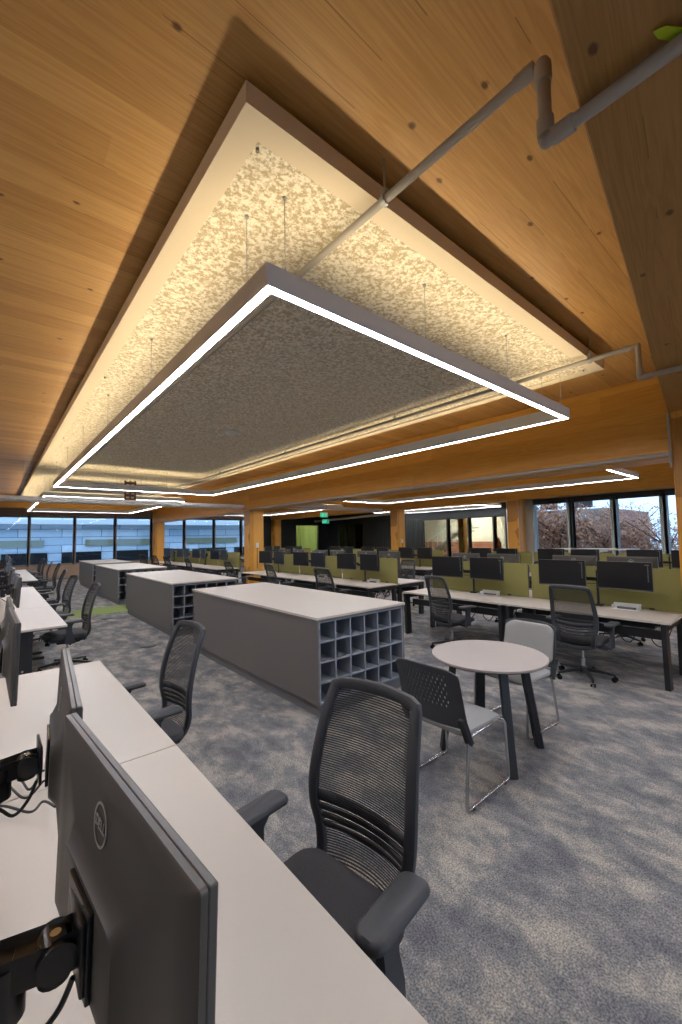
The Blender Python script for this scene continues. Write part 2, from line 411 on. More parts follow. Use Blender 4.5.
# ------------------------------------------------------------------ ceiling felt panels
def felt_panel(label, x0, x1, y0, y1):
    t = thing('ceiling_raft', label, 'ceiling panel', ((x0+x1)/2, (y0+y1)/2, 3.509), 0, 'felt panels under the timber ceiling')
    hx, hy = (x1-x0)/2, (y1-y0)/2; w = .12; h = .10
    b = B(); b.box(-hx, hx, -hy, -hy+w, 0, h); b.box(-hx, hx, hy-w, hy, 0, h); b.box(-hx, -hx+w, -hy+w, hy-w, 0, h); b.box(hx-w, hx, -hy+w, hy-w, 0, h)
    b.make('border', 'border', t)
    B().box(-hx+w, hx-w, -hy+w, hy-w, .012, .06).make('felt_infill', 'felt', t)
    n = max(2, int((y1-y0)/2.4))
    g = B().cyl((0, 0, 0), (0, 0, CEIL-3.509-.06), .012, n=8).make('hanger', 'alu', t, loc=(-hx+.3, -hy+.4, .06))
    repeat(g, [(sx*(hx-.3), -hy+.4+(2*hy-.8)*i/(n-1), .06) for i in range(n) for sx in (-1, 1) if (i, sx) != (0, -1)])
    g = B().cyl((0, 0, .012), (0, 0, -.004), .009, n=8).make('screw_cap', 'frameg', t, loc=(-hx+.14, -hy+.16, 0))
    repeat(g, [(sx*(hx-.14), -hy+.16+(2*hy-.32)*i/(n-1), 0) for i in range(n) for sx in (-1, 1) if (i, sx) != (0, -1)])
    return t
felt_panel('long felt ceiling panel over the large loop light, one corner pointing at the camera', .741, 5.06, 1.42, 11.95)
felt_panel('felt ceiling panel past the cable tray, running on to the far windows', .741, 5.06, 12.0, 21.4)
felt_panel('felt ceiling panel above the loop light between the two girders', 7.3, 12.0, 2.3, 11.3)
felt_panel('felt ceiling panel between the girders, past the second cross beam', 7.3, 12.0, 12.8, 21.4)
felt_panel('felt ceiling panel behind the camera, beyond the skewed cross beam', .741, 5.06, -9.4, -.6)

# ------------------------------------------------------------------ loop lights
def loop_light(label, x0, x1, y0, y1, zb=2.98, up=62., wires_x=4, wires_y=6, off=.27, top=3.521):
    t = thing('loop_light', label, 'ceiling light', ((x0+x1)/2, (y0+y1)/2, zb), 0, 'rectangular loop lights')
    hx, hy = (x1-x0)/2, (y1-y0)/2; w = .066; h = .115
    def ring(b, ox, oy, w, z0, z1):
        b.box(-ox, ox, -oy, -oy+w, z0, z1); b.box(-ox, ox, oy-w, oy, z0, z1)
        b.box(-ox, -ox+w, -oy+w, oy-w, z0, z1); b.box(ox-w, ox, -oy+w, oy-w, z0, z1)
    b = B(); ring(b, hx, hy, .004, 0, h)                      # outer wall
    ring(b, hx-w+.004, hy-w+.004, .004, 0, h+.022)            # inner wall stands higher
    ring(b, hx-.004, hy-.004, w-.008, h-.045, h-.04)          # gear tray
    b.make('housing', 'lumi', t)
    b = B(); ring(b, hx-.009, hy-.009, w-.018, .003, .007)
    b2 = B(); ring(b2, hx-.004, hy-.004, .005, .0, .02); ring(b2, hx-w+.009, hy-w+.009, .005, .0, .02); b2.make('diffuser_lip', 'lumi', t)
    b.make('diffuser', 'diff', t)
    wl = []
    for i in range(wires_y):
        y = -hy+off+(2*hy-2*off)*i/(wires_y-1)
        for s in (-1, 1): wl.append((s*(hx-w/2), y, 0))
    for i in range(wires_x):
        x = -hx+.13+(2*hx-.26)*i/(wires_x-1)
        for s in (-1, 1): wl.append((x, s*(hy-w/2), 0))
    b = B(); b.cyl((0, 0, h-.04), (0, 0, top-zb), .0022, n=6); b.cyl((0, 0, h-.01), (0, 0, h+.035), .007, n=8); b.cyl((0, 0, top-zb-.012), (0, 0, top-zb), .012, n=8)
    g = b.make('suspension_wire', 'alu', t, loc=wl[0]); repeat(g, wl[1:])
    # the fixture's own up-light: LED strips in the open top, tipped outwards
    for (lx, ly, sx, sy, rz) in ((-hx+.03, 0, .03, 2*hy-.14, 0), (hx-.03, 0, .03, 2*hy-.14, PI), (0, -hy+.03, .03, 2*hx-.14, PI/2), (0, hy-.03, .03, 2*hx-.14, -PI/2)):
        ld = bpy.data.lights.new('uplight', 'AREA'); ld.shape = 'RECTANGLE'; ld.size = sx; ld.size_y = sy
        ld.energy = up*.45*sy/8.; ld.color = (1., .80, .50)
        lo = bpy.data.objects.new('uplight_strip', ld); C.objects.link(lo); lo.parent = t
        lo.location = (lx, ly, h-.006)
        # light points along local -Z; aim up and outwards
        dirv = Vector((-.42, 0, .9)); dirv.rotate(Matrix.Rotation(rz, 3, 'Z'))
        long = Vector((0, 1, 0)); long.rotate(Matrix.Rotation(rz, 3, 'Z'))
        z = -dirv.normalized(); yv = long; xv = yv.cross(z).normalized()
        lo.rotation_euler = Matrix((xv, yv, z)).transposed().to_euler()
    return t
loop_light('large glowing rectangular loop light hanging under the near felt panel', .996, 4.80, 1.70, 11.28)
loop_light('second glowing loop light past the cable tray, by the far windows', 1.0, 4.8, 13.6, 20.7, wires_x=3, wires_y=4)
loop_light('loop light hanging beyond the deep girder, over the benches', 7.7, 11.5, 2.65, 10.87, wires_x=4, wires_y=6)
loop_light('loop light past the second cross beam between the girders', 7.7, 11.5, 13.3, 20.6, wires_x=2, wires_y=4)
loop_light('small distant loop light by the dark glazed partition', 15.5, 17.6, 9.3, 15.5, top=CEIL, wires_x=2, wires_y=4, up=30)
loop_light('loop light behind the camera in the same row as the large one', 1.0, 4.8, -8.7, -.95, wires_x=3, wires_y=4)
loop_light('loop light behind the camera on the round table side', 7.7, 11.5, -8.7, -.3, top=CEIL, wires_x=3, wires_y=4)
loop_light('unseen loop light added as fill over the aisle beside the camera', -5.6, -1.8, 1.7, 11.28, top=CEIL, wires_x=3, wires_y=4)  # out-of-view fixture added to fill light from the left

# ------------------------------------------------------------------ pipes and conduits
def pipe(name, label, pts, r, mat='pipe', fit=(), cat='pipe', rods=()):
    t = thing(name, label, cat, pts[0]); o = Vector(pts[0]); P = [Vector(p)-o for p in pts]
    b = B()
    for a, c in zip(P, P[1:]): b.cyl(a, c, r)
    for p in P[1:-1]: bmesh.ops.create_uvsphere(b.bm, u_segments=16, v_segments=10, radius=r*1.05, matrix=Matrix.Translation(p))
    b.make('pipe_run', mat, t, True)
    for p, d in fit:
        p = Vector(p)-o; d = Vector(d).normalized(); B().cyl(p-d*.035, p+d*.035, r*1.28).make('coupling', mat, t, True)
    for p in rods:
        q = Vector(p)-o; b = B(); b.cyl(q+Vector((0, 0, r)), (q.x, q.y, CEIL-o.z), .006, n=8)
        b.cyl(q-Vector((0, .014, 0)), q+Vector((0, .014, 0)), r*1.35); b.box(q.x-.014, q.x+.014, q.y-.016, q.y+.016, q.z+r, q.z+r+.035)
        b.make('pipe_hanger', 'alu', t)
    return t
p1 = 3.45; p2 = 3.14
pipe('sprinkler_pipe', 'grey sprinkler pipe ducking under the cross beam near the lime tag',
     [(1.488, .557, p1), (1.488, .557, p2), (1.488, -9.5, p2)], .023, fit=(((1.488, .557, p1-.05), (0, 0, 1)), ((1.488, .557, p2+.05), (0, 0, 1)), ((1.488, .50, p2), (0, 1, 0))))
pipe('sprinkler_pipe', 'grey sprinkler pipe running over the large loop light under the felt panel', [(1.488, .585, p1), (1.488, 19.5, p1)], .021,
     fit=(((1.488, .62, p1), (0, 1, 0)), ((1.488, 6.4, p1), (0, 1, 0))), rods=[(1.488, 1.35, p1), (1.488, 5.2, p1), (1.488, 9.2, p1), (1.488, 13.5, p1)])
pipe('sprinkler_pipe', 'grey sprinkler pipe on the girder side of the felt panel, stepping down',
     [(4.51, 19.4, p1), (4.51, .985, p1), (4.51, .985, p2), (4.51, -9.4, p2)], .023,
     fit=(((4.51, 1.08, p1), (0, 1, 0)), ((4.51, .985, p2+.05), (0, 0, 1)), ((4.51, .92, p2), (0, 1, 0))), rods=[(4.51, 1.39, p1), (4.51, 4.0, p1), (4.51, 7.0, p1), (4.51, 10.2, p1), (4.51, 14, p1)])
pipe('conduit', 'thin grey conduit beside the sprinkler pipe under the felt panel', [(4.80, 2.4, 3.475), (4.80, 18.8, 3.475)], .013, cat='conduit')
pipe('conduit', 'flat grey conduit along the bottom edge of the deep girder', [(GX-.03, 1.12, BA+.035), (GX-.03, 11.85, BA+.035)], .028, cat='conduit')
pipe('conduit', 'thin upright conduit where the deep girder meets its column', [(GX-.03, 1.115, 3.17), (GX-.03, 1.115, 2.50)], .013, cat='conduit')
pipe('sprinkler_pipe', 'silver pipe under the ceiling by the dark partition', [(16.5, 22.0, 2.80), (14.4, 12.6, 2.80)], .06, mat='lumi')
t = B().loft([[(0, 0, z), (.028, .014, z), (.10, .018, z), (.10, -.014, z), (.028, -.016, z)] for z in (0, .003)]).make('tag', 'limet', loc=(1.418, .226, 3.168), rot=(0, 0, -.62))
tag(t, 'lime green pointed tag on the beam above the sprinkler pipe', 'tag')
# cable tray
def tray(label, x0, x1, y, z, w=.3):
    t = thing('cable_tray', label, 'cable tray', (x0, y, z)); L = x1-x0; b = B()
    for yy in (-w/2, -w/4, 0, w/4, w/2): b.cyl((0, yy, 0), (L, yy, 0), .009, n=6)
    for yy in (-w/2, w/2): b.box(0, L, yy-.004, yy+.004, .02, .10)
    n = int(L/.14)
    for i in range(n):
        x = i*L/(n-1); b.tube([(x, -w/2, .09), (x, -w/2, 0), (x, w/2, 0), (x, w/2, .09)], .010, 6)
    b.make('wire_basket', 'lumi', t)
    b = B()
    for k in range(9): b.tube(spline([(i*L/10, -w*.4+w*.1*k+random.uniform(-.02, .02), .022) for i in range(11)], 3), .011, 6)
    b.make('cable_bundle', 'pipe', t)
    g = B().cyl((0, 0, 0), (0, 0, CEIL-z), .005, n=6).make('hanger_rod', 'alu', t, loc=(.3, -w/2, 0))
    repeat(g, [(.3+i*(L-.6)/4, yy, 0) for i in range(5) for yy in (-w/2, w/2) if (i, yy) != (0, -w/2)])
tray('wire basket cable tray crossing under the ceiling between the two loop lights', -5.2, 6.2, 12.35, 2.72, .5)
tray('cable tray crossing between the two timber girders', 6.85, 13.3, 12.9, 2.85, .4)
# brown vertical drop near the tray
t = thing('cable_riser', 'brown slatted cable riser hanging beside the cable tray', 'cable riser', (2.95, 12.75, 2.86)); b = B()
for x in (-.13, 0, .13): b.box(x-.02, x+.02, -.015, .015, 0, .58)
for z in (0, .12, .24, .36, .48): b.box(-.15, .15, -.02, .02, z, z+.07)
b.make('slats', 'brown', t)
b = B()
for x in (-.1, .1): b.cyl((x, 0, .55), (x, 0, CEIL-2.86), .004, n=6)
b.make('hanger_rod', 'alu', t)
# ceiling sensor
t = thing('ceiling_sensor', 'white box sensor on the felt panel inside the near loop light', 'sensor', (2.98, 6.27, 3.521))
B().box(-.09, .09, -.09, .09, -.035, .0, .008).make('housing', 'white', t)
B().lathe([(.075, -.035), (.07, -.055), (.04, -.062), (.001, -.063)]).make('lens', 'white', t, True)
# exit signs
def exit_sign(label, x, y, z, s=1.):
    t = thing('exit_sign', label, 'exit sign', (x, y, z), 0, 'green exit signs'); w = .15*s
    t.rotation_euler = (0, 0, math.radians(-30))
    B().box(-w, w, -.02, .02, -.09*s, .09*s, .006).make('sign_housing', 'white', t)
    B().box(-w+.012, w-.012, -.0235, -.0203, -.078*s, .078*s).make('sign_face', 'exit', t)
    b = B()                                  # running figure and doorway
    b.box(.05*s, .115*s, -.026, -.0238, -.06*s, .06*s)
    bmesh.ops.create_uvsphere(b.bm, u_segments=8, v_segments=6, radius=.013*s, matrix=Matrix.Translation((-.02*s, -.025, .045*s)))
    for p, q in (((-.03, .03), (-.05, -.01)), ((-.05, -.01), (-.025, -.035)), ((-.025, -.035), (-.03, -.065)), ((-.05, -.01), (-.075, -.045)), ((-.035, .025), (0, .01)), ((-.035, .025), (-.065, .01))):
        b.bar((p[0]*s, -.025, p[1]*s), (q[0]*s, -.025, q[1]*s), .002, .014*s)
    b.make('pictogram', 'white', t)
    b = B()
    for sx in (-1, 1): b.cyl((sx*w*.7, 0, .09*s), (sx*w*.7, 0, CEIL-z), .004, n=6)
    b.make('hanger_rod', 'alu', t)
exit_sign('near green exit sign hanging beyond the deep girder', 9.9, 12.62, 2.60)
exit_sign('far green exit sign lower down in front of the dark partition', 14.4, 18.2, 2.62, 1.3)
# sensors on the columns
def switch(label, x, y):
    t = thing('switch_box', label, 'switch', (x, y, 1.5)); B().box(-.055, .055, -.03, 0, -.08, .08, .006).make('cover', 'white', t)
    B().cyl((0, -.012, -.08), (0, -.012, -.75), .009, n=8).make('conduit_drop', 'black', t)
switch('white switch box on the large timber column behind the long cabinet', 6.545, 11.9)
switch('white switch box on the slim timber column before the dark partition', 13.68, 11.9)

# ------------------------------------------------------------------ floor details
def floor_box(label, x, y):
    t = thing('floor_outlet', label, 'floor outlet', (x, y, 0), 0, 'round floor outlets')
    B().lathe([(.13, 0), (.13, .004), (.115, .008), (.001, .008)]).make('ring', 'black', t, True)
    B().box(-.06, .06, -.045, .045, .008, .012, .002).make('flap', 'plinth', t)
floor_box('round floor outlet in the aisle left of the second cabinet', 1.97, 7.2)
floor_box('round floor outlet in the aisle near the green carpet strip', 1.98, 10.4)
t = thing('carpet_strip', 'green carpet strip crossing the aisle between cabinets', 'carpet', (2.4, 11.6, 0))
B().box(-1.4, 1.4, -.55, .6, 0, .004).make('pile', 'greencarp', t)

# ------------------------------------------------------------------ cubby cabinets
def cabinet(label, x0, x1, y0, y1):
    t = thing('storage_island', label, 'cabinet', ((x0+x1)/2, y0, 0), 0, 'storage islands in a row down the aisle')
    hx = (x1-x0)/2; L = y1-y0; zt = .95; D = .36
    B().box(-hx-.015, hx+.015, -.015, L+.015, zt-.024, zt, .002, 1).make('worktop', 'laminate', t)
    B().box(-hx-.012, hx+.012, -.012, L+.012, zt-.045, zt-.024).make('worktop_edge', 'lamgrey', t)
    b = B(); b.box(-hx, hx, D, L, .12, zt-.045); b.box(-hx, -hx+.018, 0, D, .12, zt-.045); b.box(hx-.018, hx, 0, D, .12, zt-.045)
    b.make('carcass', 'cab', t)
    b = B(); x0_, x1_ = -hx+.018, hx-.018; z0, z1 = .12, zt-.045; w = .016
    for i in range(7):
        x = x0_+(x1_-x0_-w)*i/6; b.box(x, x+w, .002, D, z0, z1)
    for j in range(5):
        z = z0+(z1-z0-w)*j/4; b.box(x0_, x1_, .004, D-.001, z, z+w)
    b.make('cubby_grid', 'cabl', t)
    B().box(-hx+.03, hx-.03, .03, L-.03, 0, .12).make('plinth', 'plinth', t)
cabinet('long grey cubby cabinet with pale top, beside the guest chairs', 2.385, 3.63, 3.165, 6.35)
cabinet('second grey cubby cabinet in the row, between floor outlet and green carpet', 2.43, 3.68, 7.50, 10.75)
cabinet('third grey cubby cabinet in the row, just beyond the green carpet strip', 2.58, 3.83, 12.3, 15.5)
cabinet('last grey cubby cabinet in the row, by the far windows', 2.66, 3.91, 16.5, 19.4)

# ------------------------------------------------------------------ desks
def desk_parts(t, L, D=.8, style='sitstand', ends=(1, 1)):
    B().box(-L/2+.002, L/2-.002, -D/2, D/2, .706, .73, .002, 1).make('tabletop', 'laminate', t)
    b = B(); b.box(-L/2+.06, L/2-.06, .02, .08, .665, .706); b.box(-L/2+.06, L/2-.06, .25, .31, .665, .706); b.make('frame_rail', 'black', t)
    for s in (-1, 1):
        if style == 'sitstand':
            b = B(); x = s*(L/2-.17)
            b.box(x-.045, x+.045, -.10, .08, .18, .68, .006); b.box(x-.03, x+.03, -.07, .05, .03, .2)
            b.box(x-.04, x+.04, -.34, .32, 0, .035, .006); b.box(x-.03, x+.03, -.34, .32, .675, .706)
            g = b.make('leg', 'black', t)
            c = B(); c.cyl((x-.046, -.01, .24), (x-.049, -.01, .24), .012, n=10); c.make('level_button', 'alu', g)
        else:
            b = B(); x = s*(L/2-.06)
            b.bar((x, -D/2+.03, .70), (x, -D/2+.06, .0), .05, .11, .004, up=(0, 1, 0))
            b.bar((x, D/2-.03, .70), (x, D/2-.04, .0), .05, .08, .004, up=(0, 1, 0))
            b.box(x-.025, x+.025, -D/2+.05, D/2-.04, .63, .70)
            b.make('leg', 'black', t)
    if style != 'sitstand': B().box(-L/2+.08, L/2-.08, -D/2+.16, -D/2+.22, .50, .60, .004).make('stretcher', 'black', t)
    b = B(); b.box(-L/2+.25, L/2-.25, .1, .3, .55, .556); b.box(-L/2+.25, L/2-.25, .1, .105, .556, .62); b.box(-L/2+.25, L/2-.25, .295, .3, .556, .62)
    b.make('cable_basket', 'black', t)
    b = B()
    for k in range(5):
        x = -L/2+.3+(L-.6)*k/4; b.tube(spline([(x, .15, .6), (x+.03, .05, .42), (x+.12, .1, .36), (x+.2, .2, .58)], 5), .007, 6)
    b.make('cable_loop', 'black', t)
def desk(label, x, y, rz, L, D=.8, style='sitstand', group=None):
    t = thing('desk', label, 'desk', (x, y, 0), rz, group); desk_parts(t, L, D, style); return t
OR = ['first', 'second', 'third', 'fourth', 'fifth', 'sixth', 'seventh', 'eighth']
R90 = PI/2
xc = .70-.42
GD = 'single sided desks along the cabinet aisle'
desk('white sit-stand desk under the monitor with the round logo', xc, 1.137, R90, 1.875, .84, group=GD)
desk('white sit-stand desk joined to the one under the round-logo monitor', xc, 3.012, R90, 1.87, .84, group=GD)
for i in range(3): desk('white sit-stand desk %s in the run opposite the second cabinet' % OR[i], xc, 5.883+.935+1.87*i, R90, 1.865, .84, group=GD)
for i in range(3): desk('white sit-stand desk %s in the run that ends at the far windows' % OR[i], xc+.22, 13.4+.935+1.87*i, R90, 1.865, .84, group=GD)

# ------------------------------------------------------------------ monitors
MW, MH = .60, .355
def monitor_proto():
    t = thing('monitor', 'x', 'monitor')
    hw, hh = MW/2, MH/2
    B().box(-hw, hw, -.009, .002, -hh, hh, .002).make('bezel', 'edgepl', t)
    B().box(-hw+.006, hw-.006, -.0102, -.0088, -hh+.018, hh-.006).make('screen', 'screen', t)
    rings = []
    for (ix, iz, y, dz) in ((.0, .0, .0025, 0), (.0, .0, .0105, 0), (.002, .002, .0125, 0), (.05, .03, .0165, 0), (.075, .045, .0178, 0), (.15, .10, .0225, -.02), (.168, .112, .033, -.025), (.174, .116, .0385, -.025)):
        rings.append([(x, y, z) for x, z in rrect(0, dz, hw-ix, hh-iz, max(.004, .006+ix*.1))])
    B().loft(rings).make('back_shell', 'bodypl', t, True)
    B().box(-.055, .055, .038, .045, -.085, .030, .002).make('mount_recess', 'gloss', t)
    b = B(); n = 40
    for i in range(n):
        a0, a1 = 2*PI*i/n, 2*PI*(i+1)/n; r0, r1 = .0265, .030
        b.quad(*[(r*math.cos(a), 0, r*math.sin(a)) for r, a in ((r0, a0), (r1, a0), (r1, a1), (r0, a1))])
    lg = b.make('logo', 'logo', t, loc=(0, .0207, .108), rot=(math.radians(3.5), 0, 0))
    sol = lg.modifiers.new('s', 'SOLIDIFY'); sol.thickness = .0012; sol.offset = 0
    fc = bpy.data.curves.new('letters', 'FONT'); fc.body = 'D\u2C6FLL' if False else 'DELL'; fc.size = .020; fc.align_x = 'CENTER'; fc.align_y = 'CENTER'; fc.extrude = .0006; fc.offset = .0004
    tmp = bpy.data.objects.new('letters', fc); C.objects.link(tmp); bpy.context.view_layer.update()
    me = bpy.data.meshes.new_from_object(tmp.evaluated_get(bpy.context.evaluated_depsgraph_get())); bpy.data.objects.remove(tmp)
    me.materials.clear(); me.materials.append(M['logo']); me.name = 'letters'
    fo = bpy.data.objects.new('letters', me); C.objects.link(fo); fo.parent = lg; fo.rotation_euler = (PI/2, 0, PI)
    b = B(); z = hh-.03
    b.box(hw-.075, hw-.03, -.0112, -.0103, z-.008, z)
    for k in range(9): b.box(hw-.05, hw-.038, -.0112, -.0103, z-.03-.022*k, z-.018-.022*k)
    b.make('screen_sticker', 'print', t)
    return t
mon0 = monitor_proto(); mon_used = [False]
CHM = {}
def place_monitor(label, x, y, z, rz, tilt=0., group=None):
    if not mon_used[0]: o = mon0; mon_used[0] = True
    else: o = copy_tree(mon0)
    o.location = (x, y, z); o.rotation_euler = (tilt, 0, rz); tag(o, label, 'monitor', group); return o
def arm(label, x, y, rz, mons, reach, zt=1.17, base=.73, group=None, hi=.62):
    """desk clamp, pole and one arm per monitor; local +Y points from pole to screens' backs"""
    t = thing('monitor_mount', label, 'monitor arm', (x, y, base), rz, group); H = zt-base
    b = B(); b.box(-.05, .05, -.045, .045, 0, .022, .006); b.make('clamp_base', 'black', t)
    B().cyl((0, 0, .02), (0, 0, H+.06), .0155).make('pole', 'black', t, True)
    for mx in mons:
        b = B(); my = reach; el = Vector((mx*.55, reach*.25-.02 if abs(mx) > .1 else reach*.4, H))
        b.lathe([(.026, H-.09), (.026, H-.035)], n=20)
        el = Vector((mx*.96, my-.088, H)); md = Vector((mx*.5, my*.2, H-.06))
        b.bar((0, 0, H-.062), (md.x, md.y, H-.062), .046, .026, .009); b.cyl((md.x, md.y, H-.085), (md.x, md.y, H-.02), .023, n=20)
        b.bar((md.x, md.y, H-.035), (el.x, el.y, H-.035), .046, .026, .009)
        b.cyl(el-Vector((0, 0, .06)), el+Vector((0, 0, .012)), .024, n=20)
        e2 = Vector((mx, my-.034, H)); b.bar(el+Vector((0, 0, .002)), e2+Vector((0, 0, .002)), .042, .024, .010)
        b.cyl(e2-Vector((.026, 0, 0)), e2+Vector((.026, 0, 0)), .024, n=20); b.cyl(e2-Vector((0, 0, .034)), e2+Vector((0, 0, .02)), .020, n=16)
        b.bar(e2, e2+Vector((0, .026, 0)), .034, .04, .006)
        b.box(mx-.048, mx+.048, my-.012, my-.005, H-.045, H+.05, .003)
        g = b.make('arm_link', 'armpl', t, True)
        c = B(); c.cyl(e2+Vector((0, 0, .019)), e2+Vector((0, 0, .024)), .007, n=12); c.make('bolt', 'chrome', g)
        c = B(); c.tube(spline([(0, 0, H-.12), (mx*.4, reach*.1, H-.13), (mx*.75, reach*.3, H-.10), (mx*.93, my-.10, H-.075), (mx*.95, my-.06, H-.11), (mx*.98, my-.03, H-.09), (mx, my-.012, H-.05)], 6), .004, 8)
        c.make('arm_cable', 'black', g, True)
    return t
G1 = 'monitors along the cabinet aisle desks'
mz = 1.19
place_monitor('large monitor seen from behind, its round logo in full view', .150, .72, mz, R90+math.radians(4.4), math.radians(1.5), G1)
place_monitor('monitor seen edge on, right behind the one with the round logo', .165, 1.345, mz, R90-math.radians(4.5), math.radians(1.5), G1)
place_monitor('monitor edge beside the edge-on one, cut by the picture border', .085, 2.60, mz, R90+math.radians(1), math.radians(1), G1)
place_monitor('monitor just past the one cut by the picture border', .085, 3.27, mz-.01, R90, math.radians(2), G1)
arm('glossy black double monitor mount clamped behind the round-logo monitor', -.12, 1.05, -R90, (.33, -.30), .234, 1.155, group='monitor mounts')
arm('black double monitor mount on the second joined sit-stand desk', -.12, 2.93, -R90, (.33, -.34), .172, 1.16, group='monitor mounts')
for i, y in enumerate((6.45, 7.15, 8.35, 9.0, 10.2, 10.85)):
    place_monitor('dark monitor %s in the desk run opposite the second cabinet' % OR[i], .24, y, 1.13, R90+random.uniform(-.12, .12), math.radians(3), G1)
for i, y in enumerate((6.8, 8.67, 10.52)):
    arm('black monitor mount %s in the desk run opposite the second cabinet' % OR[i], .0, y, -R90, (.35, -.33), .19, 1.12, group='monitor mounts')
for i, y in enumerate((13.95, 14.6, 15.8, 16.45, 17.7, 18.35)):
    place_monitor('dark monitor %s in the desk run ending at the far windows' % OR[i], .36, y, 1.13, R90+random.uniform(-.12, .12), math.radians(3), G1)
for i, y in enumerate((14.27, 16.12, 18.02)):
    arm('black monitor mount %s in the desk run ending at the far windows' % OR[i], .12, y, -R90, (.33, -.33), .19, 1.12, group='monitor mounts')
for i, (lab, P) in enumerate((('black cable looping on the desk below the edge-on monitor', [(-.10, 2.52, .76), (-.02, 2.45, .76), (.047, 2.327, .76), (.109, 2.20, .745), (.134, 2.05, .76), (.18, 2.13, .78), (.2, 2.0, .8)]),
             ('black cable crossing over the looped one near the desk seam', [(-.10, 2.30, .76), (.046, 2.194, .76), (.116, 1.995, .76), (.18, 2.072, .765), (.2, 1.95, .8)]),
             ('lowest black cable, bowed towards the round-logo monitor', [(-.10, 2.1, .76), (.044, 2.0, .76), (.125, 1.882, .76), (.165, 1.913, .765), (.19, 1.8, .79)]),
             ('thin black cable hanging from the round-logo monitor to the desk', [(.09, .62, 1.10), (.085, .56, 1.0), (.06, .50, .90), (.03, .48, .80), (-.02, .50, .737), (-.1, .56, .737)]))):
    o = Vector(P[0]); c = B(); c.tube(spline([Vector(p)-o for p in P], 8), .0045, 8); q = c.make('cable', 'black', None, True, loc=o); tag(q, lab, 'cable', 'cables on the desk')

# ------------------------------------------------------------------ benches on the right
def module_screen(label, x, y, L, group='olive felt desk screens'):
    t = thing('desk_screen', label, 'desk screen', (x, y, .66), R90, group)
    pts = [(px, pz) for px, pz in rrect(0, .295, L/2-.03, .295, .05)]
    B().loft([[(a, -.012, b_) for a, b_ in pts], [(a, .012, b_) for a, b_ in pts]]).make('felt_board', 'green', t)
    for s in (-1, 1): B().box(s*L*.32-.03, s*L*.32+.03, -.0135, .0135, .0, .09, .003).make('bracket', 'black', t)
def power_box(label, x, y, rz):
    t = thing('desk_tray', label, 'desk tray', (x, y, .73), rz, 'white desk trays'); b = B()
    b.box(-.15, .15, -.05, .05, 0, .006, .002); b.box(-.15, .15, .04, .05, .006, .075, .002); b.box(-.15, -.143, -.05, .05, .006, .055); b.box(.143, .15, -.05, .05, .006, .055)
    b.make('shell', 'white', t); B().box(-.1, .1, -.02, .03, .006, .03, .004).make('socket_block', 'lamgrey', t)
def bench(where, xf, y0, n, L, far=True, tray_at=(), monz=1.17):
    xm = xf+.80+.04
    for i in range(n):
        yc = y0+L*(i+.5); k1 = '%s module' % OR[i]
        desk('white desk facing the cabinets, %s, bench %s' % (k1, where), xf+.395, yc, -R90, L, .79, 'bench', 'bench desks ' + where)
        if far: desk('white desk behind the green screens, %s, bench %s' % (k1, where), xf+1.285, yc, R90, L, .79, 'bench', 'bench desks ' + where)
        module_screen('olive green desk screen, %s, bench %s' % (k1, where), xm, yc, L)
        arm('black double mount for the monitors, %s, bench %s' % (k1, where), xf+.70, yc-.04, R90, (-.37, .37), .17, monz-.02, group='monitor mounts')
        for k, dy in enumerate((-.37, .37)):
            place_monitor('dark screen in front of green, monitor %s of bench %s' % (OR[2*i+k], where), xf+.70-.22, yc-.04+dy, monz, -R90+(.10 if k else -.06)+random.uniform(-.03, .03), 0, 'monitors ' + where)
            if far: place_monitor('monitor rising behind the green screens, %s of bench %s' % (OR[2*i+k], where), xf+1.20, yc+.05+dy, monz+.03, R90+random.uniform(-.1, .1), 0, 'monitors ' + where)
        if far: arm('black mount behind the green screens, %s, bench %s' % (k1, where), xf+.96, yc+.05, -R90, (.37, -.37), .19, monz+.04, group='monitor mounts')
        if i in tray_at: power_box('white desk tray by the green screen, %s, bench %s' % (k1, where), xf+.62, yc-.38, -R90)
bench('by the round table', 5.57, 1.085, 2, 1.885, tray_at=(0, 1))
bench('behind the long cabinet', 5.60, 5.72, 3, 1.8, tray_at=(0, 1))
bench('past the big timber column', 5.60, 12.9, 4, 1.8, far=False)
bench('near the russet trees', 9.75, 1.1, 3, 1.85, far=False)
bench('before the glazed partition', 9.75, 7.5, 3, 1.8, far=False, tray_at=(1,))
bench('below the second exit sign', 9.75, 14.4, 3, 1.8, far=False)
# raised sit-stand desk by the right windows
t = thing('raised_desk', 'white raised standing desk in front of the russet trees', 'desk', (12.85, 4.1, 0), R90)
B().box(-.98, .98, -.35, .35, 1.24, 1.27, .003).make('tabletop', 'laminate', t)
b = B(); b.box(-.12, .12, -.04, .04, .4, 1.2, .01); b.box(-.24, .24, -.3, .3, 1.18, 1.24, .01); b.box(-.3, .3, -.35, .35, 0, .03, .006); b.box(-.1, .1, -.03, .03, .03, .42)
b.make('pedestal', 'white', t)

